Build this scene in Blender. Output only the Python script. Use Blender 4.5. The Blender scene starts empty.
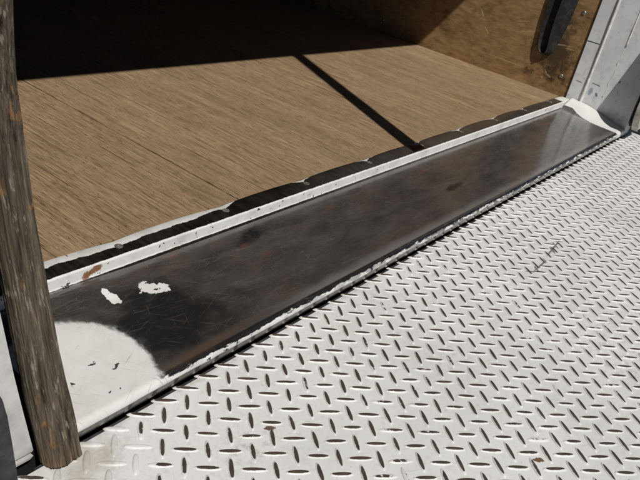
import bpy, bmesh, math, random
from mathutils import Vector, Matrix, noise as mnoise
random.seed(7)
S = 0.6                       # one layout unit (the camera's height over the truck floor) in metres
scene = bpy.context.scene
C = scene.collection

# ------------------------------------------------------------------ camera, sky, sun, exposure
cam_d = bpy.data.cameras.new('camera'); cam = bpy.data.objects.new('camera', cam_d); C.objects.link(cam)
right = Vector((0.59288512, -0.77873997, 0.20506412))
down = Vector((-0.26256341, -0.42766867, -0.8649624))
fwd = Vector((0.7612803, 0.458981, -0.45802701))
cam.matrix_world = Matrix((( right.x, -down.x, -fwd.x, 0.0),
                           ( right.y, -down.y, -fwd.y, 0.0),
                           ( right.z, -down.z, -fwd.z, S),
                           (0, 0, 0, 1)))
cam_d.sensor_width = 36; cam_d.lens = 719.05 * 36 / 640
cam_d.clip_start = 0.02; cam_d.clip_end = 500
scene.camera = cam
scene.render.resolution_x = 1024; scene.render.resolution_y = 768

SUN = Vector((0.53, 1.0, -1.52)).normalized()      # the way the light travels
world = bpy.data.worlds.new('World'); scene.world = world; world.use_nodes = True
wn = world.node_tree
sky = wn.nodes.new('ShaderNodeTexSky'); sky.sky_type = 'NISHITA'; sky.sun_disc = False
sky.sun_elevation = math.asin(-SUN.z); sky.sun_rotation = math.atan2(-SUN.x, -SUN.y)
sky.air_density = 0.45; sky.dust_density = 0.25; sky.ozone_density = 0.6; sky.altitude = 1500     # a deep, clear, dry sky
bg = wn.nodes['Background']; bg.inputs['Strength'].default_value = 0.05
wn.links.new(sky.outputs[0], bg.inputs['Color'])
sd = bpy.data.lights.new('sun', 'SUN'); sd.energy = 5.0; sd.angle = math.radians(0.53); sd.color = (1.0, 0.965, 0.915)
sun = bpy.data.objects.new('sun', sd); C.objects.link(sun); sun.rotation_euler = SUN.to_track_quat('-Z', 'Y').to_euler()
scene.view_settings.view_transform = 'Standard'; scene.view_settings.look = 'None'
scene.view_settings.exposure = -0.42; scene.view_settings.gamma = 1.0; scene.view_settings.use_curve_mapping = False

# ------------------------------------------------------------------ material helpers
class NT:
    def __init__(s, name):
        s.m = bpy.data.materials.new(name); s.m.use_nodes = True
        s.t = s.m.node_tree; s.n = s.t.nodes; s.b = s.n['Principled BSDF']
        g = s.n.new('ShaderNodeNewGeometry')
        s.pos = s.vscale(g.outputs['Position'], (1 / S, 1 / S, 1 / S))   # layout units
        sep = s.n.new('ShaderNodeSeparateXYZ'); s.link(s.pos, sep.inputs[0])
        s.x, s.y, s.z = sep.outputs[0], sep.outputs[1], sep.outputs[2]
    def link(s, a, b): s.t.links.new(a, b)
    def put(s, inp, v):
        if hasattr(v, 'is_linked') or isinstance(v, bpy.types.NodeSocket): s.link(v, inp)
        else: inp.default_value = v
    def vscale(s, v, k):
        n = s.n.new('ShaderNodeVectorMath'); n.operation = 'MULTIPLY'; s.link(v, n.inputs[0]); n.inputs[1].default_value = k
        return n.outputs[0]
    def vadd(s, v, w):
        n = s.n.new('ShaderNodeVectorMath'); n.operation = 'ADD'; s.put(n.inputs[0], v); s.put(n.inputs[1], w); return n.outputs[0]
    def math(s, op, a, b=0.0, c=0.0, clamp=False):
        n = s.n.new('ShaderNodeMath'); n.operation = op; n.use_clamp = clamp
        s.put(n.inputs[0], a); s.put(n.inputs[1], b)
        if len(n.inputs) > 2: s.put(n.inputs[2], c)
        return n.outputs[0]
    def noise(s, scale, stretch=(1, 1, 1), detail=4, rough=0.55, off=(0, 0, 0), dist=0.0, vec=None):
        v = s.vscale(vec or s.pos, stretch)
        if any(off): v = s.vadd(v, off)
        n = s.n.new('ShaderNodeTexNoise'); s.link(v, n.inputs['Vector'])
        n.inputs['Scale'].default_value = scale; n.inputs['Detail'].default_value = detail
        n.inputs['Roughness'].default_value = rough; n.inputs['Distortion'].default_value = dist
        return n.outputs[0]
    def step(s, v, lo, hi, a=0.0, b=1.0):
        n = s.n.new('ShaderNodeMapRange'); n.interpolation_type = 'SMOOTHSTEP'
        s.put(n.inputs[0], v); n.inputs[1].default_value = lo; n.inputs[2].default_value = hi
        n.inputs[3].default_value = a; n.inputs[4].default_value = b
        return n.outputs[0]
    def mix(s, f, a, b):
        n = s.n.new('ShaderNodeMix'); n.data_type = 'RGBA'
        s.put(n.inputs[0], f)
        for i, v in ((6, a), (7, b)):
            if isinstance(v, tuple): n.inputs[i].default_value = (*v, 1)
            else: s.link(v, n.inputs[i])
        return n.outputs[2]
    def fmix(s, f, a, b):
        n = s.n.new('ShaderNodeMix'); n.data_type = 'FLOAT'
        s.put(n.inputs[0], f); s.put(n.inputs[2], a); s.put(n.inputs[3], b); return n.outputs[0]
    def ramp(s, v, stops):
        n = s.n.new('ShaderNodeValToRGB'); s.link(v, n.inputs[0]); e = n.color_ramp.elements
        while len(e) < len(stops): e.new(0.5)
        for q, (p, c) in zip(e, stops): q.position = p; q.color = (*c, 1)
        return n.outputs[0]
    def ell(s, u, v, cu, cv, ru, rv, rot=0.0):
        """positive inside an ellipse on two coordinates, 1 at its centre"""
        c, k = math.cos(rot), math.sin(rot)
        du, dv = s.math('SUBTRACT', u, cu), s.math('SUBTRACT', v, cv)
        a = s.math('MULTIPLY', s.math('ADD', s.math('MULTIPLY', du, c), s.math('MULTIPLY', dv, k)), 1 / ru)
        b = s.math('MULTIPLY', s.math('SUBTRACT', s.math('MULTIPLY', dv, c), s.math('MULTIPLY', du, k)), 1 / rv)
        r = s.math('SQRT', s.math('ADD', s.math('MULTIPLY', a, a), s.math('MULTIPLY', b, b)))
        return s.math('SUBTRACT', 1.0, r)
    def maxof(s, L):
        r = L[0]
        for q in L[1:]: r = s.math('MAXIMUM', r, q)
        return r
    def bump(s, h, strength, dist):
        n = s.n.new('ShaderNodeBump'); s.link(h, n.inputs['Height'])
        n.inputs['Strength'].default_value = strength; n.inputs['Distance'].default_value = dist
        s.link(n.outputs[0], s.b.inputs['Normal'])
    def out(s, col=None, rough=None, metal=None, spec=None):
        for k, v in (('Base Color', col), ('Roughness', rough), ('Metallic', metal), ('Specular IOR Level', spec)):
            if v is None: continue
            if isinstance(v, tuple): v = (*v, 1)
            s.put(s.b.inputs[k], v)
        return s.m

def scratches(t, scale, stretch, off, lo=0.70, hi=0.73, rot=None):
    """thin streaks: a noise drawn out far along one direction"""
    v = t.pos
    if rot is not None:
        n = t.n.new('ShaderNodeVectorRotate'); n.rotation_type = 'Z_AXIS'; t.link(v, n.inputs[0]); n.inputs['Angle'].default_value = rot
        v = n.outputs[0]
    return t.step(t.noise(scale, stretch, 3, 0.6, off, vec=v), lo, hi)

PAINT = (0.70, 0.70, 0.685)
STEEL = (0.060, 0.053, 0.048)

def mat_platform(lug=False):
    t = NT('white_painted_tread_lug' if lug else 'white_painted_tread_plate')
    big = t.noise(3.2, detail=5, off=(3, 1, 0)); fine = t.noise(60, detail=5, rough=0.65)
    col = t.mix(t.step(big, 0.35, 0.75), PAINT, (0.61, 0.61, 0.59))
    col = t.mix(t.step(fine, 0.50, 0.75, 0, 0.42), col, (0.42, 0.40, 0.36))
    # grime near the foot of the wooden post and along the sill
    grime = t.ell(t.x, t.y, 0.66, 0.80, 0.20, 0.11, 0.3)
    grime = t.math('ADD', grime, t.math('MULTIPLY', t.math('SUBTRACT', t.noise(22, detail=6, rough=0.7), 0.5), 2.4))
    col = t.mix(t.step(grime, 0.2, 1.2, 0, 0.55), col, (0.30, 0.255, 0.17))
    edge = t.math('ADD', t.step(t.y, 0.79, 0.86), t.math('MULTIPLY', t.math('SUBTRACT', t.noise(30, detail=5), 0.5), 1.6))
    col = t.mix(t.step(edge, 0.6, 1.3, 0, 0.45), col, (0.33, 0.30, 0.25))
    # hair scratches and smudges
    sc = t.maxof([scratches(t, 14, (1, 22, 1), (5, 2, 0), 0.67, 0.71, 0.5), scratches(t, 12, (1, 26, 1), (1, 9, 0), 0.68, 0.72, -0.9),
                  scratches(t, 16, (1, 24, 1), (7, 4, 0), 0.68, 0.72, 1.5)])
    col = t.mix(t.math('MULTIPLY', sc, 0.45), col, (0.36, 0.34, 0.31))
    sm = t.noise(7, detail=6, rough=0.7, off=(11, 3, 0))
    col = t.mix(t.step(sm, 0.60, 0.78, 0, 0.35), col, (0.47, 0.45, 0.41))
    sp = t.step(t.noise(170, detail=2, off=(2, 8, 0)), 0.745, 0.77)
    col = t.mix(t.math('MULTIPLY', sp, 0.75), col, (0.12, 0.10, 0.08))
    # rust chips and scuffs with a place of their own
    jit = t.math('MULTIPLY', t.math('SUBTRACT', t.noise(120, detail=3), 0.5), 1.3)
    chips = t.maxof([t.ell(t.x, t.y, *q) for q in ((1.026, 0.632, 0.013, 0.008, -0.6), (1.437, 0.152, 0.016, 0.008, -0.7), (2.05, 0.30, 0.008, 0.005, 0.3))])
    col = t.mix(t.step(t.math('ADD', chips, jit), 0.0, 0.2), col, (0.14, 0.085, 0.05))
    sc2 = t.maxof([t.ell(t.x, t.y, *q) for q in ((2.61, 0.553, 0.095, 0.0045, 0.10), (2.585, 0.548, 0.030, 0.006, 0.75), (2.64, 0.556, 0.030, 0.005, 0.85), (2.69, 0.561, 0.022, 0.004, -0.75),
                   (2.41, 0.530, 0.075, 0.004, 0.02), (2.37, 0.527, 0.026, 0.005, 0.8), (2.335, 0.532, 0.026, 0.0045, -0.7), (2.47, 0.534, 0.02, 0.004, 0.8))])
    col = t.mix(t.step(t.math('ADD', sc2, t.math('MULTIPLY', jit, 1.0)), -0.05, 0.3, 0, 0.8), col, (0.06, 0.05, 0.045))
    boot = t.math('MULTIPLY', t.step(t.noise(2.6, detail=3, off=(6, 2, 0)), 0.52, 0.68), t.step(t.noise(48, (1, 1, 1), 5, 0.75, (1, 5, 0)), 0.47, 0.68))
    col = t.mix(t.math('MULTIPLY', boot, 0.5), col, (0.30, 0.285, 0.26))
    rough, metal = t.step(fine, 0.3, 0.7, 0.42, 0.6), 0.0
    if lug:
        # paint rubbed off the crowns: everything above a wavering height shows steel
        hgt = t.math('MULTIPLY', t.math('ADD', t.z, 0.1), S * 1000)            # mm over the plate
        wob = t.math('MULTIPLY', t.math('SUBTRACT', t.noise(80, detail=4, rough=0.7), 0.5), 1.3)
        keep = t.math('MULTIPLY', t.step(t.ell(t.x, t.y, 0.69, 0.765, 0.16, 0.115, 0.5), 0.05, 0.6), 1.6)
        lum = t.math('MULTIPLY', t.math('SUBTRACT', t.noise(13, detail=2, off=(4, 4, 0)), 0.54), 1.2)
        h = t.math('SUBTRACT', t.math('SUBTRACT', t.math('ADD', hgt, wob), keep), t.math('MAXIMUM', lum, -0.1))
        w = t.step(h, 0.84, 0.97)
        st = t.mix(t.noise(40, detail=3), (0.028, 0.021, 0.017), (0.150, 0.112, 0.085))
        col = t.mix(w, col, st); rough = t.fmix(w, rough, 0.5); metal = t.math('MULTIPLY', w, 0.35)
    t.bump(t.math('ADD', t.noise(25, detail=3), t.math('MULTIPLY', fine, 0.3)), 0.25, 0.002)
    return t.out(col, rough, metal)

def mat_sill():
    t = NT('white_paint_worn_to_dark_steel')
    x, y = t.x, t.y
    n1 = t.math('SUBTRACT', t.noise(38, detail=6, rough=0.65), 0.5)
    wx = t.math('ADD', x, t.math('MULTIPLY', t.math('SUBTRACT', t.noise(60, detail=3, off=(7, 0, 0)), 0.5), 0.028)); wy = t.math('ADD', y, t.math('MULTIPLY', t.math('SUBTRACT', t.noise(60, detail=3, off=(0, 7, 0)), 0.5), 0.028))
    n2 = t.math('SUBTRACT', t.noise(9, detail=4, off=(5, 5, 0)), 0.5)
    nf = t.noise(150, detail=4, rough=0.6)
    # --- bare steel: dark, streaked, brownish
    s1 = t.noise(9, (1, 7, 1), 5, 0.6, (2, 1, 0), vec=t.pos)
    s2 = t.noise(4.5, (1, 1.6, 1), 5, 0.6, (9, 2, 0))
    s1 = t.noise(5, (1, 3.2, 1), 4, 0.5, (2, 1, 0), dist=0.6)
    st = t.mix(t.step(s1, 0.25, 0.8), (0.050, 0.045, 0.042), (0.108, 0.096, 0.087))
    st = t.mix(t.step(s2, 0.42, 0.70, 0, 0.6), st, (0.112, 0.088, 0.070))
    grit = t.noise(210, (1, 1.6, 1), 3, 0.7, (5, 0, 0))
    st = t.mix(t.step(grit, 0.50, 0.72, 0, 0.45), st, (0.15, 0.135, 0.12)); st = t.mix(t.step(grit, 0.46, 0.30, 0, 0.5), st, (0.022, 0.020, 0.019))
    drag = t.maxof([scratches(t, 5, (1, 60, 1), (2, 2, 0), 0.60, 0.68, 0.06), scratches(t, 5, (1, 55, 1), (9, 4, 0), 0.61, 0.69, -0.12), scratches(t, 4, (1, 60, 1), (4, 1, 0), 0.62, 0.70, 0.28)])
    st = t.mix(t.math('MULTIPLY', drag, 0.28), st, (0.24, 0.22, 0.20))
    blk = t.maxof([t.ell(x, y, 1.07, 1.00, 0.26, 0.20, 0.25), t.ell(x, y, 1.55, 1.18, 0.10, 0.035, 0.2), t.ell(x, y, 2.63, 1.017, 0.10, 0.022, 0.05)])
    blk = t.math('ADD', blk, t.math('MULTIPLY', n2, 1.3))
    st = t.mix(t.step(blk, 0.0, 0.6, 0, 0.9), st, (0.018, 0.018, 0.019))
    edge = t.step(t.math('ADD', y, t.math('MULTIPLY', n2, 0.03)), 0.915, 0.878)
    st = t.mix(t.math('MULTIPLY', edge, t.step(x, 1.2, 1.6, 0.1, 0.75)), st, (0.27, 0.255, 0.24))
    st = t.mix(t.step(y, 0.877, 0.871), st, (0.022, 0.020, 0.019))
    hole = t.step(t.math('ADD', t.ell(wx, wy, 2.60, 1.016, 0.055, 0.016, 0.05), t.math('MULTIPLY', n1, 1.5)), 0.0, 0.3)
    st = t.mix(t.math('MULTIPLY', hole, 0.85), st, (0.012, 0.011, 0.010))
    rb = t.ell(x, y, 1.08, 0.885, 0.30, 0.022, 0.03)                    # rubbed brown band over the nosing
    st = t.mix(t.step(t.math('ADD', rb, n2), 0.0, 0.9, 0, 0.8), st, (0.135, 0.085, 0.055))
    red = t.maxof([t.ell(x, y, *q) for q in ((1.268, 1.213, 0.032, 0.016, 0.2), (1.49, 1.15, 0.05, 0.014, 0.15), (1.515, 1.085, 0.055, 0.015, 0.3), (2.62, 1.166, 0.14, 0.014, 0.12), (4.02, 1.165, 0.17, 0.02, -0.12), (1.95, 1.17, 0.06, 0.02, 0.1))])
    st = t.mix(t.step(t.math('ADD', red, t.math('MULTIPLY', n1, 2.0)), 0.1, 0.9, 0, 0.45), st, (0.19, 0.080, 0.055))
    st = t.mix(t.step(t.z, -0.0665, -0.0715, 0, 0.85), st, t.mix(t.step(n2, -0.1, 0.15), (0.060, 0.040, 0.028), (0.085, 0.078, 0.072)))
    sc = t.maxof([scratches(t, 9, (1, 30, 1), (3, 3, 0), 0.64, 0.70, 0.15), scratches(t, 9, (1, 34, 1), (8, 3, 0), 0.66, 0.72, -0.35),
                  scratches(t, 8, (1, 28, 1), (1, 7, 0), 0.66, 0.72, 0.8), scratches(t, 10, (1, 30, 1), (6, 6, 0), 0.68, 0.72, -1.1)])
    st = t.mix(t.math('MULTIPLY', sc, 0.30), st, (0.30, 0.27, 0.245))
    dust = t.noise(18, detail=6, rough=0.7, off=(4, 9, 0))
    st = t.mix(t.step(dust, 0.52, 0.80, 0, 0.22), st, (0.17, 0.155, 0.14))
    fleck = t.step(t.noise(120, detail=2, off=(6, 1, 0)), 0.755, 0.775)
    st = t.mix(t.math('MULTIPLY', fleck, 0.6), st, (0.5, 0.48, 0.45))
    # --- paint that is left
    pw = t.maxof([t.ell(x, y, 0.80, 0.985, 0.148, 0.170, -0.10), t.ell(x, y, 0.74, 0.93, 0.19, 0.16, 0.0), t.ell(x, y, 0.80, 0.87, 0.065, 0.05, 0)])
    halo = t.math('MULTIPLY', t.step(t.math('ADD', pw, t.math('MULTIPLY', n2, 0.5)), -0.16, 0.02), t.step(t.noise(70, (1.5, 0.6, 1), 5, 0.75, (2, 2, 0)), 0.35, 0.65))
    st = t.mix(t.math('MULTIPLY', halo, 0.55), st, (0.19, 0.20, 0.215))
    left = t.step(t.math('ADD', pw, t.math('ADD', t.math('MULTIPLY', n1, 0.16), t.math('MULTIPLY', t.math('SUBTRACT', t.noise(46, (1.6, 0.6, 1), 6, 0.7, (3, 8, 0)), 0.5), 0.14))), -0.07, 0.05)
    chip = t.maxof([t.ell(wx, wy, *q) for q in ((0.862, 0.955, 0.016, 0.005, 0.5), (0.825, 0.99, 0.011, 0.004, -0.2), (0.80, 0.895, 0.006, 0.004, 0.2), (0.82, 0.89, 0.004, 0.003, 0.2), (0.755, 0.96, 0.004, 0.004, 0))])
    chip = t.maxof([t.step(t.math('ADD', chip, t.math('MULTIPLY', n1, 1.4)), 0.05, 0.2), t.step(nf, 0.735, 0.76)])
    spots = t.maxof([t.ell(wx, wy, *q) for q in ((1.015, 1.160, 0.034, 0.013, -1.25), (1.125, 1.128, 0.046, 0.021, -0.35), (1.105, 1.157, 0.020, 0.008, 0.2))])
    spots = t.step(t.math('ADD', spots, t.math('MULTIPLY', n1, 1.3)), 0.02, 0.10)
    nick = t.maxof([t.ell(wx, wy, 1.128, 1.121, 0.008, 0.005, 0), t.ell(wx, wy, 1.145, 1.143, 0.009, 0.006, 0.4)])
    spots = t.math('MULTIPLY', spots, t.step(t.math('ADD', nick, n1), 0.0, 0.15, 1, 0))
    rgt = t.math('ADD', t.step(t.math('SUBTRACT', x, t.math('MULTIPLY', t.math('POWER', t.math('MAXIMUM', t.math('SUBTRACT', y, 0.99), 0.0), 2.0), 2.0)), 4.44, 4.54), 0.0)
    rgt = t.step(t.math('ADD', rgt, t.math('MULTIPLY', n1, 0.3)), 0.45, 0.55)
    rgt = t.math('MAXIMUM', rgt, t.math('MULTIPLY', t.step(x, 4.45, 4.46), t.step(t.math('ADD', t.z, t.math('MULTIPLY', n1, 0.01)), -0.020, -0.016)))
    # nosing: paint survives on the face, edge rubbed to steel with a torn margin
    drop = t.math('MULTIPLY', t.math('SUBTRACT', -0.0565, t.z), 100)            # how far down the nose, 0.01 units
    torn = t.math('MULTIPLY', t.math('SUBTRACT', t.noise(60, (0.38, 1, 1), 5, 0.7, (0, 3, 0)), 0.5), 2.4)
    lip = t.math('MULTIPLY', t.step(x, 0.86, 0.98), 0.20)
    nose = t.step(t.math('SUBTRACT', t.math('ADD', drop, torn), lip), -0.05, 0.10)
    nose = t.math('MULTIPLY', nose, t.step(y, 0.885, 0.878))
    nchip = t.step(t.noise(36, (1, 1, 1), 4, 0.6, (9, 0, 4)), 0.64, 0.66)
    nchip = t.math('MAXIMUM', nchip, t.math('MULTIPLY', t.step(t.noise(60, (0.3, 1, 1), 5, 0.7, (2, 5, 4)), 0.47, 0.50), t.step(t.math('ADD', x, n2), 1.0, 3.0, 0.15, 0.95)))
    nose = t.math('MULTIPLY', nose, t.math('SUBTRACT', 1.0, nchip))
    under = t.step(t.math('ADD', t.z, t.math('MULTIPLY', n2, 0.010)), -0.0715, -0.0685)
    nose = t.math('MULTIPLY', nose, under)
    left = t.math('MULTIPLY', left, t.math('SUBTRACT', 1.0, chip))
    left = t.math('MULTIPLY', left, under)
    p = t.maxof([left, spots, rgt, nose])
    smut = t.step(t.noise(11, detail=6, rough=0.7, off=(1, 1, 3)), 0.40, 0.75, 0, 0.55)
    pc = t.mix(smut, (0.70, 0.695, 0.67), (0.55, 0.53, 0.49))
    psc = t.maxof([scratches(t, 14, (1, 26, 1), (3, 1, 0), 0.66, 0.70, 0.9), scratches(t, 14, (1, 26, 1), (5, 8, 0), 0.66, 0.70, -0.5)])
    pc = t.mix(t.math('MULTIPLY', psc, 0.5), pc, (0.22, 0.20, 0.18))
    col = t.mix(p, st, pc)
    rr = t.step(t.noise(12, (1, 5, 1), 4, 0.6, (3, 3, 3)), 0.3, 0.7, 0.20, 0.36)
    rough = t.fmix(p, rr, 0.55)
    metal = t.fmix(p, 0.35, 0.0)
    t.link(t.fmix(p, 0.9, 0.0), t.b.inputs['Coat Weight']); t.link(t.step(dust, 0.35, 0.75, 0.09, 0.22), t.b.inputs['Coat Roughness'])
    h = t.math('ADD', t.math('MULTIPLY', p, 0.6), t.math('ADD', t.math('MULTIPLY', t.noise(6, (1, 1.5, 1), 3), 0.8), t.math('MULTIPLY', sc, -0.15)))
    t.bump(h, 0.22, 0.002)
    return t.out(col, rough, metal)

def mat_strip():
    """threshold angle: top face worn dark between the screws, riser still white"""
    t = NT('white_paint_worn_threshold'); x, y = t.x, t.y
    n1 = t.math('SUBTRACT', t.noise(42, detail=6, rough=0.7), 0.5)
    nx = t.math('SUBTRACT', t.noise(9, (1, 0.1, 0.1), 3, 0.6, (3, 0, 0)), 0.5)
    ph = t.math('MULTIPLY', t.math('SUBTRACT', x, 1.13), math.pi / 0.41)
    arch = t.math('POWER', t.math('ABSOLUTE', t.math('SINE', ph)), 0.45)                       # 0 at the screws
    lim_r = t.math('ADD', 1.290, t.math('MULTIPLY', arch, 0.034))
    lim_l = t.math('ADD', 1.279, t.math('MULTIPLY', arch, 0.012))
    lim = t.fmix(t.step(x, 1.35, 1.68), lim_l, lim_r)
    lim = t.math('ADD', lim, t.math('MULTIPLY', nx, 0.02))
    e = t.math('SUBTRACT', t.math('ADD', y, t.math('MULTIPLY', n1, 0.016)), lim)
    back = t.step(e, -0.001, 0.0012)
    torn = t.math('MULTIPLY', t.math('SUBTRACT', t.noise(45, (1, 0.2, 0.2), 5, 0.75), 0.5), 0.009)
    front = t.math('MULTIPLY', t.step(t.math('ADD', y, torn), 1.2475, 1.2485, 1, 0), t.step(t.z, -0.030, -0.028))
    riser = t.math('MULTIPLY', t.step(t.z, -0.0015, -0.0005, 1, 0), t.step(t.math('ADD', t.z, t.math('MULTIPLY', n1, 0.004)), -0.0312, -0.0302))
    back = t.math('MULTIPLY', back, t.step(y, 1.245, 1.246))
    ch = t.step(t.noise(55, detail=4, rough=0.65, off=(4, 0, 2)), 0.66, 0.68)
    rust = t.math('MULTIPLY', riser, t.step(t.math('ADD', t.ell(x, t.z, 1.015, -0.016, 0.036, 0.013, 0.35), t.math('MULTIPLY', n1, 3.4)), 0.0, 0.4))
    end = t.step(x, 4.52, 4.55)
    p = t.math('MULTIPLY', t.maxof([back, front, riser, end]), t.math('SUBTRACT', 1.0, ch))
    bs = t.math('ADD', t.math('MULTIPLY', t.noise(70, (1, 0.18, 1), 5, 0.7), 0.6), t.math('MULTIPLY', t.noise(9, detail=4), 0.4))
    blk = t.step(x, 1.6, 2.6)
    st = t.mix(blk, t.mix(t.step(bs, 0.35, 0.75), (0.010, 0.010, 0.010), (0.07, 0.055, 0.042)), t.mix(t.step(bs, 0.3, 0.75), (0.055, 0.047, 0.041), (0.150, 0.130, 0.112)))
    pc = t.mix(t.step(t.noise(14, detail=6, rough=0.7), 0.38, 0.78, 0, 0.7), (0.74, 0.735, 0.71), (0.46, 0.43, 0.38))
    col = t.mix(p, st, pc); col = t.mix(rust, col, t.mix(bs, (0.13, 0.055, 0.025), (0.32, 0.17, 0.09)))
    t.bump(t.math('ADD', p, t.math('MULTIPLY', t.noise(30), 0.5)), 0.3, 0.0015)
    return t.out(col, t.fmix(p, 0.28, 0.5), t.math('MULTIPLY', t.math('SUBTRACT', 1.0, p), 0.5))

def mat_floor():
    t = NT('weathered_hardwood_floor')
    # every stave of the laminated boards has a tone of its own
    wob = t.math('MULTIPLY', t.math('SUBTRACT', t.noise(2.0), 0.5), 0.012)
    cell = t.n.new('ShaderNodeTexWhiteNoise'); cell.noise_dimensions = '1D'
    t.link(t.math('FLOOR', t.math('MULTIPLY', t.math('ADD', t.x, wob), 17)), cell.inputs['W'])
    rows = t.math('MULTIPLY', t.math('SUBTRACT', cell.outputs[0], 0.5), 0.03)
    g1 = t.noise(11, (11, 0.20, 1), 6, 0.66, (1, 2, 0), dist=0.15)
    g2 = t.noise(30, (8, 0.20, 1), 5, 0.7, (5, 2, 0))
    g3 = t.noise(2.6, (2.2, 0.8, 1), 4, 0.6, (3, 3, 0))
    v = t.math('ADD', t.math('MULTIPLY', g1, 0.34), t.math('MULTIPLY', g2, 0.66))
    v = t.math('ADD', t.math('ADD', v, t.math('MULTIPLY', t.math('SUBTRACT', g3, 0.5), 0.12)), rows)
    g4 = t.noise(90, (4.5, 0.30, 1), 4, 0.75, (2, 9, 0))
    v = t.math('ADD', v, t.math('MULTIPLY', t.math('SUBTRACT', g4, 0.5), 0.5))
    col = t.ramp(v, [(0.31, (0.080, 0.048, 0.025)), (0.43, (0.225, 0.147, 0.080)), (0.52, (0.340, 0.230, 0.131)), (0.68, (0.55, 0.400, 0.248))])
    dk = t.step(t.noise(48, (6, 0.22, 1), 4, 0.7, (8, 1, 0)), 0.615, 0.67)
    col = t.mix(t.math('MULTIPLY', dk, 0.7), col, (0.065, 0.038, 0.020))
    pit = t.step(t.noise(58, (2.2, 0.6, 1), 3, 0.6, (2, 6, 0)), 0.655, 0.70)
    col = t.mix(t.math('MULTIPLY', pit, 0.65), col, (0.06, 0.042, 0.028))
    lt = t.step(t.noise(46, (7, 0.28, 1), 4, 0.7, (3, 7, 0)), 0.62, 0.69)
    col = t.mix(t.math('MULTIPLY', lt, 0.5), col, (0.56, 0.44, 0.30))
    sc = t.maxof([scratches(t, 9, (1, 26, 1), (3, 3, 0), 0.70, 0.73, 0.6), scratches(t, 9, (1, 26, 1), (7, 1, 0), 0.70, 0.73, 2.3)])
    col = t.mix(t.math('MULTIPLY', sc, 0.35), col, (0.60, 0.50, 0.37))
    gry = t.step(t.noise(1.8, (1.5, 1, 1), 4, 0.6, (9, 9, 0)), 0.45, 0.72, 0, 0.2)
    col = t.mix(gry, col, (0.26, 0.19, 0.125))
    fr = t.math('FRACT', t.math('ADD', t.math('MULTIPLY', t.math('ADD', t.math('SUBTRACT', t.x, 1.641), t.math('MULTIPLY', wob, 0.15)), 5 / 0.67), 20.0))
    ln = t.math('MULTIPLY', t.step(t.math('ABSOLUTE', t.math('SUBTRACT', fr, 0.5)), 0.482, 0.492), t.step(t.noise(5, (3, 0.5, 1), 3, 0.6, (7, 7, 0)), 0.46, 0.60))
    col = t.mix(t.math('MULTIPLY', ln, 0.7), col, (0.06, 0.036, 0.018))
    h = t.math('ADD', t.math('MULTIPLY', v, 0.8), t.math('MULTIPLY', t.maxof([dk, pit, ln]), -0.5))
    t.bump(h, 0.9, 0.004)
    return t.out(col, 0.68, 0.0, 0.3)

def mat_ply():
    t = NT('scuffed_brown_plywood')
    v = t.vscale(t.pos, (1, 1, 1))
    a = t.noise(3.2, (1, 0.8, 1.6), 6, 0.65, dist=0.5); b = t.noise(16, (1, 1, 2.2), 6, 0.7)
    c = t.noise(34, (1, 0.35, 3.0), 4, 0.6)
    m = t.math('ADD', t.math('ADD', t.math('MULTIPLY', a, 0.45), t.math('MULTIPLY', b, 0.35)), t.math('MULTIPLY', c, 0.2))
    col = t.ramp(m, [(0.36, (0.070, 0.039, 0.016)), (0.47, (0.245, 0.145, 0.062)), (0.56, (0.350, 0.222, 0.102)), (0.70, (0.45, 0.305, 0.16))])
    mold = t.math('ADD', t.ell(t.y, t.z, 1.44, 0.24, 0.22, 0.26, 0.3), t.math('MULTIPLY', t.math('SUBTRACT', t.noise(14, detail=6, rough=0.7, off=(3, 0, 0)), 0.5), 3.2))
    col = t.mix(t.step(mold, 0.1, 0.9, 0, 0.88), col, (0.040, 0.026, 0.014))
    blot = t.noise(7, (1, 1, 1.4), 6, 0.7, (5, 5, 5), dist=0.5)
    col = t.mix(t.step(blot, 0.52, 0.68, 0, 0.45), col, (0.085, 0.050, 0.023))
    hair = t.maxof([t.step(t.noise(10, (1, 1, 26), 3, 0.6, (4, 2, 0)), 0.67, 0.71), t.step(t.noise(9, (1, 24, 1), 3, 0.6, (1, 1, 6)), 0.69, 0.72)])
    col = t.mix(t.math('MULTIPLY', hair, 0.35), col, (0.52, 0.36, 0.19))
    gouge = t.maxof([t.ell(t.y, t.z, *q) for q in ((1.70, 0.37, 0.06, 0.004, -0.25), (1.62, 0.33, 0.09, 0.004, -0.30), (1.42, 0.30, 0.07, 0.005, -0.15), (1.37, 0.29, 0.045, 0.003, -0.1),
                     (1.46, 0.115, 0.018, 0.006, 1.0), (1.43, 0.095, 0.026, 0.005, 0.4), (1.47, 0.075, 0.012, 0.007, 0.2), (1.80, 0.10, 0.22, 0.003, 0.02), (2.0, 0.34, 0.03, 0.006, 0.9), (1.93, 0.24, 0.028, 0.006, 0.7))])
    gouge = t.step(t.math('ADD', gouge, t.math('MULTIPLY', t.math('SUBTRACT', t.noise(70, detail=3), 0.5), 2.2)), 0.0, 0.3)
    col = t.mix(t.math('MULTIPLY', gouge, 0.5), col, (0.56, 0.39, 0.20))
    t.bump(t.math('ADD', m, t.math('MULTIPLY', gouge, -0.3)), 0.5, 0.003)
    return t.out(col, 0.62, 0.0, 0.35)

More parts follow.
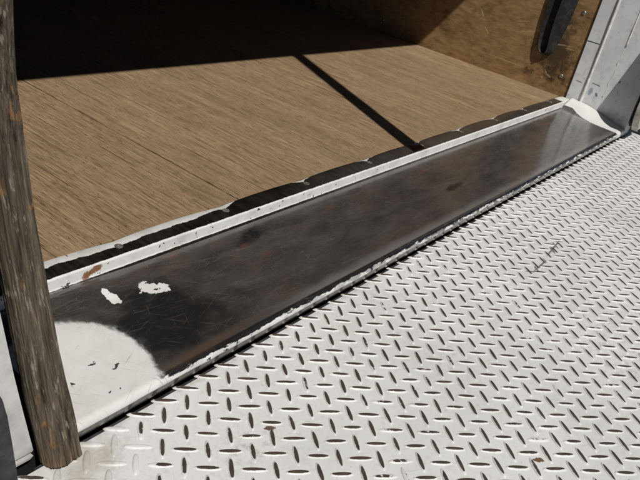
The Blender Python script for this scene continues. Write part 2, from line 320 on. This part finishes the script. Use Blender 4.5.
def mat_jamb():
    t = NT('chalky_white_jamb_paint')
    a = t.noise(5, detail=6, rough=0.65); b = t.noise(24, (1, 1, 0.7), 6, 0.7, (3, 1, 0))
    col = t.mix(t.step(a, 0.35, 0.7), (0.80, 0.815, 0.825), (0.66, 0.675, 0.69))
    col = t.mix(t.step(b, 0.52, 0.72, 0, 0.5), col, (0.36, 0.37, 0.385))
    sp = t.step(t.noise(40, (1, 1, 1), 3, 0.6, (4, 4, 0)), 0.70, 0.73)
    col = t.mix(t.math('MULTIPLY', sp, 0.8), col, (0.10, 0.105, 0.12))
    blue = t.step(t.math('ADD', t.ell(t.y, t.z, 1.142, 0.09, 0.022, 0.035, 0.2), t.math('MULTIPLY', t.math('SUBTRACT', b, 0.5), 2)), 0.1, 0.6)
    col = t.mix(t.math('MULTIPLY', blue, 0.7), col, (0.16, 0.24, 0.32))
    dk = t.maxof([t.ell(t.y, t.z, *q) for q in ((1.105, 0.085, 0.010, 0.016, -0.5), (1.12, 0.14, 0.03, 0.005, 0.1), (1.0, 0.2, 0.006, 0.012, 0.4), (1.235, 0.125, 0.03, 0.004, 0.1))])
    dk = t.step(t.math('ADD', dk, t.math('MULTIPLY', t.math('SUBTRACT', b, 0.5), 2.4)), 0.1, 0.4)
    col = t.mix(t.math('MULTIPLY', dk, 0.8), col, (0.10, 0.10, 0.11))
    low = t.math('ADD', t.step(t.z, 0.10, -0.01), t.math('MULTIPLY', t.math('SUBTRACT', b, 0.5), 1.6))
    col = t.mix(t.step(low, 0.6, 1.4, 0, 0.5), col, (0.26, 0.24, 0.21))
    t.bump(t.math('ADD', a, t.math('MULTIPLY', b, 0.4)), 0.3, 0.003)
    return t.out(col, 0.55)

def mat_post():
    t = NT('weathered_grey_timber')
    # coordinates that run along the leaning post
    al = t.math('ADD', t.z, 0.0)
    yy = t.math('SUBTRACT', t.y, t.math('MULTIPLY', t.z, 0.3))
    cmb = t.n.new('ShaderNodeCombineXYZ'); t.link(t.x, cmb.inputs[0]); t.link(yy, cmb.inputs[1]); t.link(al, cmb.inputs[2])
    v = cmb.outputs[0]
    g = t.noise(85, (1.6, 1.6, 0.07), 6, 0.75, vec=v, dist=0.25); g2 = t.noise(30, (1.5, 1.5, 0.14), 5, 0.7, (3, 3, 1), vec=v, dist=0.3)
    m = t.math('ADD', t.math('MULTIPLY', g, 0.6), t.math('MULTIPLY', g2, 0.4))
    col = t.ramp(m, [(0.38, (0.008, 0.006, 0.004)), (0.45, (0.066, 0.050, 0.034)), (0.54, (0.138, 0.108, 0.076)), (0.66, (0.37, 0.31, 0.23))])
    light = t.step(t.noise(70, (1.4, 1.4, 0.28), 5, 0.7, (8, 2, 1), vec=v), 0.57, 0.66)
    col = t.mix(t.math('MULTIPLY', light, 0.5), col, (0.44, 0.40, 0.33))
    kn = t.noise(30, (1.1, 1.1, 0.6), 3, 0.6, (1, 5, 2), vec=v, dist=0.8)
    kn = t.math('ADD', kn, t.math('MULTIPLY', t.math('SUBTRACT', g, 0.5), 0.25))
    col = t.mix(t.step(kn, 0.61, 0.71, 0, 0.75), col, (0.33, 0.165, 0.055))
    hol = t.noise(19, (1, 1, 0.6), 3, 0.6, (6, 1, 8), vec=v)
    col = t.mix(t.step(hol, 0.66, 0.72, 0, 0.8), col, (0.50, 0.42, 0.30))
    foot = t.math('ADD', t.step(t.z, 0.02, -0.09), t.math('MULTIPLY', t.math('SUBTRACT', g, 0.5), 2.5))
    col = t.mix(t.step(foot, 0.7, 1.4, 0, 0.55), col, (0.26, 0.145, 0.05))
    t.bump(m, 1.0, 0.006)
    return t.out(col, 0.72, 0.0, 0.3)

def mat_plain(name, col, rough=0.6, metal=0.0, var=0.35, scale=14, bump=0.2):
    t = NT(name); n = t.noise(scale, detail=6, rough=0.65)
    c = t.mix(t.step(n, 0.3, 0.72), tuple(q * (1 - var) for q in col), tuple(min(1, q * (1 + var)) for q in col))
    t.bump(n, bump, 0.002); return t.out(c, rough, metal, 0.1 if max(col) < 0.03 else 0.5)

def mat_web():
    t = NT('black_nylon_webbing')
    w = t.noise(160, (1, 0.15, 1.2), 2)
    n = t.noise(30, detail=5, rough=0.7)
    c = t.mix(t.step(n, 0.40, 0.72), (0.005, 0.005, 0.006), (0.036, 0.036, 0.038))
    t.bump(t.math('ADD', w, n), 0.6, 0.0012); return t.out(c, 0.75)

M = dict(plate=mat_platform(), lug=mat_platform(True), sill=mat_sill(), strip=mat_strip(), floor=mat_floor(), ply=mat_ply(), jamb=mat_jamb(), post=mat_post(), web=mat_web(),
         black=mat_plain('dark_steel_and_gap_shade', (0.018, 0.018, 0.018), 0.7), rubber=mat_plain('scuffed_black_rubber', (0.035, 0.035, 0.037), 0.7, 0, 0.6, 30, 0.5),  # the black also stands in for shade in gaps and on the left jamb
         screw=mat_plain('zinc_screw', (0.42, 0.40, 0.37), 0.35, 0.8, 0.4, 90), panel=mat_plain('smudged_white_panel', (0.53, 0.52, 0.50), 0.5, 0, 0.2, 16, 0.25),
         inner=mat_plain('dark_truck_lining', (0.05, 0.042, 0.034), 0.8), door=mat_plain('white_door_sheet', (0.6, 0.6, 0.59), 0.5, 0, 0.1),
         wscrew=mat_plain('worn_dull_screw', (0.20, 0.18, 0.155), 0.5, 0.3, 0.6, 120, 0.4), bead=mat_plain('sealant_bead', (0.66, 0.65, 0.63), 0.45, 0, 0.25, 40, 0.4), bracket=mat_plain('dirty_cream_bracket_paint', (0.50, 0.475, 0.42), 0.55, 0, 0.35, 30, 0.4))

# ------------------------------------------------------------------ mesh helpers (layout units in, metres out)
def link(name, bm, mat, parent=None, smooth=False, kind=None, sharp=None):
    bmesh.ops.recalc_face_normals(bm, faces=bm.faces)
    me = bpy.data.meshes.new(name); bm.to_mesh(me); bm.free()
    if smooth:
        for p in me.polygons: p.use_smooth = True
        if sharp: me.set_sharp_from_angle(angle=math.radians(sharp))
    me.materials.append(M[mat])
    o = bpy.data.objects.new(name, me); C.objects.link(o); o.parent = parent
    if kind: o['kind'] = kind
    return o
def tag(o, label, cat, group=None):
    o['label'] = label; o['category'] = cat
    if group: o['group'] = group
    return o
def empty(name, loc, label, cat, group=None):
    o = bpy.data.objects.new(name, None); o.empty_display_size = 0.02; C.objects.link(o)
    return tag(o, label, cat, group)          # parts are built in place; the empty stays at the origin of the layout
def box(x0, x1, y0, y1, z0, z1, bev=0.0, bm=None):
    b = bmesh.new() if bm is None else bm
    vs = [b.verts.new((x * S, y * S, z * S)) for x in (x0, x1) for y in (y0, y1) for z in (z0, z1)]
    fs = [b.faces.new([vs[i] for i in f]) for f in ((0, 1, 3, 2), (4, 6, 7, 5), (0, 4, 5, 1), (2, 3, 7, 6), (0, 2, 6, 4), (1, 5, 7, 3))]
    if bev: bmesh.ops.bevel(b, geom=list({e for f in fs for e in f.edges}), offset=bev * S, segments=2, affect='EDGES', profile=0.6)
    return b
def grid_surface(rows, thick=None):
    """quad sheet through rows of points"""
    b = bmesh.new(); R = [[b.verts.new(Vector(p) * S) for p in r] for r in rows]
    for i in range(len(R) - 1):
        for j in range(len(R[0]) - 1): b.faces.new((R[i][j], R[i + 1][j], R[i + 1][j + 1], R[i][j + 1]))
    return b
def prism(pts, d):
    """closed polygon (points) pushed along d"""
    b = bmesh.new(); d = Vector(d)
    A = [b.verts.new(Vector(p) * S) for p in pts]; B = [b.verts.new((Vector(p) + d) * S) for p in pts]
    b.faces.new(A); b.faces.new(B[::-1]); n = len(A)
    for i in range(n): b.faces.new((A[i], A[(i + 1) % n], B[(i + 1) % n], B[i]))
    return b
def disc(c, axis, r, h, seg=16, slot=True):
    """screw head: low dome with a sunk recess"""
    b = bmesh.new(); axis = Vector(axis).normalized(); q = axis.to_track_quat('Z', 'Y')
    prof = [(1.0, 0.0), (1.0, h * 0.35), (0.82, h * 0.8), (0.45, h)] + ([(0.30, h), (0.22, h * 0.35)] if slot else [(0.2, h * 1.02)])
    rings = []
    for rr, hh in prof:
        rings.append([b.verts.new((Vector(c) + q @ Vector((rr * r * math.cos(2 * math.pi * k / seg), rr * r * math.sin(2 * math.pi * k / seg), hh))) * S) for k in range(seg)])
    for A, B in zip(rings, rings[1:]):
        for k in range(seg): b.faces.new((A[k], A[(k + 1) % seg], B[(k + 1) % seg], B[k]))
    b.faces.new(rings[-1]); return b

# ------------------------------------------------------------------ truck body
ZP = -0.10
truck = empty('truck_body', (0, 0, 0), 'open rear of a white box truck with a wooden cargo floor', 'truck')
floor = link('floor_frame', box(0.2, 4.72, 1.40, 5.0, -0.09, -0.048), 'black', truck)
xs = [0.301, 0.971, 1.641, 2.311, 2.981, 3.651, 4.321, 4.6805]
for i, (a, b_) in enumerate(zip(xs, xs[1:])):
    link('plank', box(a + 0.0030, b_ - 0.0030, 1.3235, 4.95, -0.044, random.uniform(-0.0012, 0.0006), 0.0016), 'floor', floor)
# walls, lining and roof that keep the inside dark
link('side_wall', box(0.10, 0.29, 1.32, 5.05, -0.1, 3.9), 'inner', truck)
wall_r = link('side_wall', box(4.70, 4.80, 1.34, 5.05, -0.1, 3.9), 'inner', truck)
link('front_wall', box(0.10, 4.80, 5.06, 5.15, -0.1, 3.9), 'inner', truck)
link('roof', box(0.10, 4.80, 0.85, 5.15, 3.91, 4.0), 'inner', truck)
link('roll_up_door', prism([(0.30, 0.90, 2.44), (4.668, 0.90, 2.245), (4.668, 0.90, 3.908), (0.30, 0.90, 3.908)], (0, 0.04, 0)), 'door', truck)
pl = link('plywood_lining', box(4.680, 4.699, 1.284, 4.95, -0.03, 3.9, 0.002), 'ply', truck)
for (y, z) in ((1.358, 0.517), (1.356, 0.119), (2.732, 0.081), (2.05, 0.60), (1.357, 0.92)):
    link('screw', disc((4.6800, y, z), (-1, 0, 0), 0.0125, 0.005), 'screw', pl, True, sharp=40)
# black strip put in for the shade of the gap between lining and jamb
link('edge_gap', box(4.700, 4.72, 1.2795, 1.2835, -0.02, 3.9), 'black', truck)

# right jamb: flat steel return with a half-round bead, a weld line and a sheet joint
JX = 4.670
jamb = link('door_jamb', box(JX, 4.80, 0.862, 1.2785, -0.14, 3.905, 0.004), 'jamb', truck)
def rod(p0, p1, r, wob=0.0, seg=10, n=60, seed=0):
    b = bmesh.new(); p0, p1 = Vector(p0), Vector(p1); ax = (p1 - p0).normalized(); q = ax.to_track_quat('Z', 'Y'); rings = []
    for i in range(n + 1):
        t = i / n; c = p0.lerp(p1, t)
        k = 1 + wob * mnoise.noise(Vector((t * 14, seed, 0)))
        c = c + Vector((0, wob * 0.012 * mnoise.noise(Vector((t * 6, seed, 3))), 0))
        rings.append([b.verts.new((c + q @ Vector((r * k * math.cos(2 * math.pi * j / seg), r * k * math.sin(2 * math.pi * j / seg), 0))) * S) for j in range(seg)])
    for A, B in zip(rings, rings[1:]):
        for j in range(seg): b.faces.new((A[j], A[(j + 1) % seg], B[(j + 1) % seg], B[j]))
    b.faces.new(rings[0][::-1]); b.faces.new(rings[-1]); return b
link('sealant_bead', rod((JX, 1.180, -0.03), (JX, 1.180, 2.2), 0.0085, 0.25), 'bead', jamb, True)
link('weld_line', rod((JX + 0.0015, 1.045, 0.40), (JX + 0.0015, 1.045, 2.2), 0.0045, 0.5, seed=4), 'bead', jamb, True)
link('weld_line', rod((JX + 0.0022, 1.062, 0.02), (JX + 0.0022, 1.048, 0.39), 0.003, 0.8, seed=9), 'bead', jamb, True)
link('joint', box(JX - 0.0006, JX + 0.004, 1.196, 1.274, 0.370, 0.3745), 'black', jamb)
# flared bracket closing the rear corner; its edge throws the slanting shadow on the jamb
pts = [(4.80, -0.03), (4.615, -0.03), (4.575, 0.00), (4.535, 0.05), (4.512, 0.12), (4.506, 0.20), (4.514, 0.27), (4.575, 0.50), (4.63, 0.72), (4.80, 0.78)]
br = link('corner_bracket', prism([(x, 0.790, z) for x, z in pts], (0, 0.016, 0)), 'bracket', truck, False)
link('bracket_rim', (lambda b: b)(grid_surface([[(x - 0.006, y, z) for (x, z) in pts[1:9]] for y in (0.778, 0.786, 0.808, 0.816)])), 'bracket', br, True)
link('corner_post', box(4.68, 4.80, 0.818, 0.855, -0.03, 3.905, 0.004), 'rubber', truck)
# left corner, nearly all behind the post
link('door_jamb', box(0.10, 0.52, 0.945, 1.315, -0.09, 3.905, 0.004), 'black', truck)  # white jamb coloured black to stand in for its shade
link('crossmember_dark_fill', box(0.10, 4.668, 0.905, 1.39, -0.5, -0.097), 'black', truck)  # dark filler added so the gap past the post stays black

# threshold angle: screwed-down top leg with scalloped back edge, white riser
def strip_y(x): return 1.3105 + 0.010 * abs(math.sin((x - 1.13) * math.pi / 0.41)) ** 0.7 - (0.012 * max(0, (x - 3.9) / 0.7))
rows = []
N = 330
for i in range(N + 1):
    x = 0.60 + (4.650 - 0.60) * i / N
    yb = strip_y(x); r = []
    r.append((x, yb, -0.006)); r.append((x, yb, 0.0022)); r.append((x, yb - 0.002, 0.0038))
    w = 0.0012 * mnoise.noise(Vector((x * 6, 0, 0)))
    r.append((x, 1.285, 0.0040 + w)); r.append((x, 1.262, 0.0038 + w)); r.append((x, 1.2495, 0.0030 + w * 0.5))
    for k in range(1, 6):
        a = k / 5 * math.pi / 2; r.append((x, 1.2495 - 0.0065 * math.sin(a), 0.0030 - 0.0065 * (1 - math.cos(a))))
    r.append((x, 1.243 + 0.3 * w, -0.025)); r.append((x, 1.242, -0.0285)); r.append((x, 1.240, -0.0315)); r.append((x, 1.2325, -0.0332)); r.append((x, 1.2315, -0.0342)); r.append((x, 1.2315, -0.0400))
    rows.append(r)
strip = link('threshold_strip', grid_surface(rows), 'strip', truck, True, sharp=50)
m = strip.modifiers.new('Solidify', 'SOLIDIFY'); m.thickness = 0.0015; m.offset = -1
link('strip_end', box(4.651, 4.667, 1.236, 1.30, -0.045, 0.004, 0.002), 'strip', strip)
for k in range(9):
    x = 1.13 + 0.41 * k
    if k == 4: x += 0.01
    link('screw', disc((x, 1.283, 0.0036), (0, 0, 1), 0.0118, 0.0022), 'wscrew', strip, True, sharp=40)
link('screw', disc((0.72, 1.283, 0.0036), (0, 0, 1), 0.0118, 0.0022), 'wscrew', strip, True, sharp=40)

# sloping sill with a rolled nose; dented at the left, turned up against the right jamb
def ss(a, b, v):
    t = max(0.0, min(1.0, (v - a) / (b - a))); return t * t * (3 - 2 * t)
def sill_z(x, y):
    u = (y - 0.862) / (1.236 - 0.862)
    z = -0.0555 + 0.0195 * u
    z += -0.0035 * math.sin(u * math.pi) * (1 + 0.4 * math.sin(x * 2.1))
    z += 0.0016 * mnoise.noise(Vector((x * 2.2, y * 5, 0))) * math.sin(max(0, min(1, u)) * math.pi)
    # the dent and the bulge beside it at the left end
    d = ((x - 0.95) / 0.13) ** 2 + ((y - 1.155) / 0.045) ** 2
    z -= 0.011 * math.exp(-d)
    d = ((x - 0.90) / 0.16) ** 2 + ((y - 1.215) / 0.035) ** 2
    z += 0.006 * math.exp(-d)
    d = ((x - 1.06) / 0.05) ** 2 + ((y - 1.185) / 0.03) ** 2
    z += 0.004 * math.exp(-d)
    z += 0.050 * ss(4.49, 4.668, x) * ss(0.85, 1.16, y)
    return z
rows = []; NX = 620
ys = [1.238 - (1.238 - 0.872) * j / 46 for j in range(47)]
for i in range(NX + 1):
    t = i / NX; x = 0.690 + (4.668 - 0.690) * (t ** 1.25)
    r = [(x, y, sill_z(x, y)) for y in ys]
    z0 = sill_z(x, 0.872); wv = 0.0016 * mnoise.noise(Vector((x * 3.1, 2, 0)))
    for k in range(1, 9):
        a = k / 8 * math.radians(100); r.append((x, 0.872 - 0.0135 * math.sin(a) + wv, z0 - 0.0135 * (1 - math.cos(a))))
    r.append((x, 0.8590 + wv, -0.0760)); r.append((x, 0.8595 + wv, -0.0850)); r.append((x, 0.8620 + wv, -0.0915)); r.append((x, 0.870, -0.0935))
    rows.append(r)
sill = link('sill_plate', grid_surface(rows), 'sill', truck, True)
m = sill.modifiers.new('Solidify', 'SOLIDIFY'); m.thickness = 0.0015; m.offset = -1

# ------------------------------------------------------------------ lift platform with raised tread
plat = empty('lift_platform', (0, 0, 0), 'white painted steel tread plate platform below the truck sill', 'platform')
PX0, PX1, PY0, PY1 = 0.30, 4.86, -0.75, 0.850
b = grid_surface([[(PX0 + (PX1 - PX0) * i / 120, PY0 + (PY1 - PY0) * j / 50, ZP + 0.0010 * mnoise.noise(Vector((i * 0.09, j * 0.09, 1))) - 0.0012) for j in range(51)] for i in range(121)])
deck = link('deck_plate', b, 'plate', plat, True)
link('edge_beam', box(PX0, PX1, PY1 - 0.02, PY1 - 0.001, ZP - 0.12, ZP - 0.0035), 'black', plat)
link('edge_seal', box(PX0 + 0.3, PX1 - 0.1, PY1 + 0.001, PY1 + 0.011, ZP - 0.05, ZP - 0.006, 0.002), 'rubber', plat)
def lug_rings():
    # long pointed lens, crowned: (length half, width half, height)
    return [(0.0320, 0.0082, -0.0022), (0.0298, 0.0068, -0.0004), (0.0268, 0.0054, 0.0009), (0.0228, 0.0042, 0.0017), (0.0188, 0.0029, 0.0020)]
SEG = 14
def lug_points(ang, cx=0.0, cy=0.0, k=1.0, kh=1.0):
    ca, sa = math.cos(ang), math.sin(ang); out = []
    for L, W, h in lug_rings():
        ring = []
        for j in range(SEG):
            a = 2 * math.pi * j / SEG
            u = L * k * math.cos(a); v = W * math.sin(a) * (abs(math.sin(a)) ** -0.12 if abs(math.sin(a)) > 1e-3 else 1)
            ring.append((cx + u * ca - v * sa, cy + u * sa + v * ca, h * kh if h > 0 else h))
        out.append(ring)
    return out
def lug_faces(n0):
    F = []
    for r in range(len(lug_rings()) - 1):
        for j in range(SEG):
            F.append((n0 + r * SEG + j, n0 + r * SEG + (j + 1) % SEG, n0 + (r + 1) * SEG + (j + 1) % SEG, n0 + (r + 1) * SEG + j))
    F.append(tuple(n0 + (len(lug_rings()) - 1) * SEG + j for j in range(SEG))); return F
def lug_mesh(ang, k, kh):
    V = [Vector(p) * S for ring in lug_points(ang, 0, 0, k, kh) for p in ring]
    me = bpy.data.meshes.new('tread_lug'); me.from_pydata(V, [], lug_faces(0)); me.materials.append(M['lug'])
    for p in me.polygons: p.use_smooth = True
    return me
A_H, A_V = math.radians(-42), math.radians(50)
variants = {h: [lug_mesh(A_H if h else A_V, k, kh) for k, kh in ((1.0, 1.0), (0.93, 1.06), (1.05, 0.95), (0.98, 0.90), (1.02, 1.08), (0.90, 0.97))] for h in (0, 1)}
def project(p):
    d = Vector(p) - Vector((0, 0, 1)); w = d.dot(fwd)
    return 320 + 719.05 * d.dot(right) / w, 240 + 719.05 * d.dot(down) / w, w
lugs = []
P = 0.0660
for i in range(-12, 66):
    for j in range(-26, 4):
        for h in (1, 0):
            x = 0.8437 + P * i + (0 if h else P / 2); y = 0.7732 + P * j - (0 if h else P / 2)
            if not (PX0 + 0.03 < x < PX1 - 0.03 and PY0 + 0.03 < y < PY1 - 0.005): continue
            lugs.append((x + random.uniform(-1, 1) * 0.0011, y + random.uniform(-1, 1) * 0.0011, h))
def rank(l):
    px, py, w = project((l[0], l[1], ZP))
    return w + (0 if w > 0 and -4 < px < 644 and -4 < py < 484 else 100)
lugs.sort(key=rank)
for (x, y, h) in lugs[:300]:
    o = bpy.data.objects.new('tread_lug', random.choice(variants[h])); C.objects.link(o); o.parent = deck; o.location = (x * S, y * S, ZP * S); o.rotation_euler.z = random.uniform(-0.045, 0.045)
V, F = [], []
for (x, y, h) in lugs[300:]:
    n0 = len(V)
    for ring in lug_points((A_H if h else A_V) + random.uniform(-0.045, 0.045), x, y, random.uniform(0.95, 1.04), random.uniform(0.92, 1.05)):
        V += [(p[0] * S, p[1] * S, (p[2] + ZP) * S) for p in ring]
    F += lug_faces(n0)
me = bpy.data.meshes.new('far_tread'); me.from_pydata(V, [], F); me.materials.append(M['lug'])
for p in me.polygons: p.use_smooth = True
o = bpy.data.objects.new('far_tread', me); C.objects.link(o); o.parent = deck; o['kind'] = 'stuff'

# ------------------------------------------------------------------ wooden post leaning in at the left
path = [(0.648, 0.845, -0.098), (0.647, 0.868, -0.03), (0.645, 0.903, 0.057), (0.643, 0.940, 0.162), (0.641, 0.997, 0.333), (0.643, 1.031, 0.443), (0.637, 1.056, 0.580), (0.632, 1.064, 0.711), (0.630, 1.072, 0.90), (0.630, 1.08, 1.15)]
def path_at(t):
    f = t * (len(path) - 1); i = min(int(f), len(path) - 2); u = f - i
    p = [Vector(path[max(0, min(len(path) - 1, i + k))]) for k in (-1, 0, 1, 2)]
    return 0.5 * ((2 * p[1]) + (p[2] - p[0]) * u + (2 * p[0] - 5 * p[1] + 4 * p[2] - p[3]) * u * u + (3 * p[1] - p[0] - 3 * p[2] + p[3]) * u ** 3)
b = bmesh.new(); rings = []; NS, NR = 240, 110
for i in range(NS + 1):
    t = i / NS; c = path_at(t); ax = (path_at(min(1, t + 0.01)) - path_at(max(0, t - 0.01))).normalized()
    ux = Vector((1, 0, 0)); ux = (ux - ax * ux.dot(ax)).normalized(); uy = ax.cross(ux)
    ring = []
    for j in range(NR):
        a = 2 * math.pi * j / NR + 0.5
        ca, sa = math.cos(a), math.sin(a); e = 0.62
        r = 0.0345 / ((abs(ca) ** (2 / e) + abs(sa) ** (2 / e)) ** (e / 2))
        r *= 1.02 - 0.06 * t + (0.05 * t if t > 0.6 else 0)
        L = t * 1.25
        r += 0.0024 * mnoise.noise(Vector((ca * 2.2, sa * 2.2, L * 7))) + 0.0012 * mnoise.noise(Vector((ca * 9, sa * 9, L * 2.5))) - 0.0040 * max(0.0, 1 - 6 * abs(mnoise.noise(Vector((ca * 6.5, sa * 6.5, L * 1.1 + 5))))) - 0.0018 * max(0.0, 1 - 5 * abs(mnoise.noise(Vector((ca * 14, sa * 14, L * 2 + 9)))))
        if i == 0: r *= 0.90
        ring.append(b.verts.new((c + (ux * ca + uy * sa) * r) * S))
    rings.append(ring)
for A, B in zip(rings, rings[1:]):
    for j in range(NR): b.faces.new((A[j], A[(j + 1) % NR], B[(j + 1) % NR], B[j]))
b.faces.new(rings[0][::-1]); b.faces.new(rings[-1])
tag(link('wooden_post', b, 'post', None, True), 'weathered grey timber post with orange knots leaning at the left of the sill', 'post')

# ------------------------------------------------------------------ white panel and rubber buffer at the far left
pan = empty('white_panel', (0, 0, 0), 'white painted leaning panel between the timber post and the black rubber buffer', 'panel')
ln = lambda z: 0.880 + 0.10 * (z + 0.1)
P4 = [(0.30, -0.088), (0.6145, -0.088), (0.583, 0.10), (0.556, 0.30), (0.545, 0.55), (0.30, 0.55)]
b = prism([(x, ln(z), z) for x, z in P4], (0, 0.02, 0))
bmesh.ops.bevel(b, geom=list(b.edges), offset=0.002 * S, segments=2, affect='EDGES')
link('panel_face', b, 'panel', pan)
b = prism([(0.30, 0.878, -0.1), (0.604, 0.878, -0.1), (0.611, 0.878, -0.0945), (0.30, 0.878, -0.0945)], (0, 0.015, 0))
link('bottom_flange', b, 'panel', pan)
pts = [(0.30, -0.100), (0.5385, -0.100), (0.526, -0.017), (0.516, 0.06), (0.507, 0.125), (0.501, 0.158), (0.492, 0.180), (0.478, 0.196), (0.455, 0.204), (0.30, 0.204)]
b = prism([(x, 0.800, z) for x, z in pts], (0, 0.030, 0))
bmesh.ops.bevel(b, geom=list(b.edges), offset=0.003 * S, segments=2, affect='EDGES')
tag(link('rubber_buffer', b, 'rubber'), 'black rubber buffer block with rounded top in the lower left corner', 'buffer')

# ------------------------------------------------------------------ straps
def ribbon(path, wv, thick, n=8):
    """flat webbing: a path of (point, width vector) pairs"""
    b = bmesh.new(); pts = [Vector(p) for p in path]; W = [Vector(w) for w in wv]; rows = []
    for i, p in enumerate(pts):
        tn = (pts[min(i + 1, len(pts) - 1)] - pts[max(i - 1, 0)]).normalized(); nn = tn.cross(W[i]).normalized() * thick / 2
        top = [p + W[i] * (k / n - 0.5) + nn for k in range(n + 1)]; bot = [p + W[i] * (k / n - 0.5) - nn for k in range(n, -1, -1)]
        rows.append([b.verts.new(q * S) for q in top + bot])
    m_ = len(rows[0])
    for A, B in zip(rows, rows[1:]):
        for j in range(m_): b.faces.new((A[j], A[(j + 1) % m_], B[(j + 1) % m_], B[j]))
    b.faces.new(rows[0][::-1]); b.faces.new(rows[-1]); return b
st = empty('hanging_strap', (0, 0, 0), 'black webbing strap hanging in a loop on the plywood side wall', 'strap')
pth, wv = [], []
WR, WL = Vector((0.024, -0.088, 0.0)), Vector((0.010, -0.098, 0.0))
for i in range(61):                                          # right leg down, round, left leg up
    s = i / 60
    if s < 0.42: q = s / 0.42; x, y, z = 4.655, 1.446 + 0.024 * q ** 1.3, 0.95 - 0.68 * q
    elif s < 0.58:
        q = (s - 0.42) / 0.16; a = math.pi * q; x, y, z = 4.655 + 0.017 * ss(0, 1, q), 1.504 - 0.034 * math.cos(a), 0.270 - 0.055 * math.sin(a)
    else: q = (s - 0.58) / 0.42; x, y, z = 4.672, 1.538 + 0.004 * q, 0.270 + 0.68 * q
    pth.append((x, y, z)); wv.append((WR * (1 + 0.35 * (1 - ss(0, 0.30, s)))).lerp(WL, ss(0.40, 0.60, s)) if abs(s - 0.5) > 0.2 else (WR.lerp(WL, ss(0.40, 0.60, s))).lerp(Vector((0.022, -0.036, 0.0)), ss(0.2, 0.02, abs(s - 0.5))))
link('webbing_loop', ribbon(pth, wv, 0.007), 'web', st, True, sharp=40)
b = box(4.615, 4.6795, 1.36, 1.60, 0.93, 0.99, 0.006); link('anchor_plate', b, 'screw', st)
# the door's own pull strap, above the frame; it throws the narrow shadow on the floor
pth = [(2.378, 0.62, 0.968 + 1.84 * i / 30) for i in range(31)]
link('pull_strap', ribbon(pth, [(0.098, 0, 0)] * 31, 0.006), 'web', truck, True, sharp=40)
link('strap_bracket', box(2.31, 2.45, 0.60, 0.898, 2.81, 2.85, 0.006), 'screw', truck)
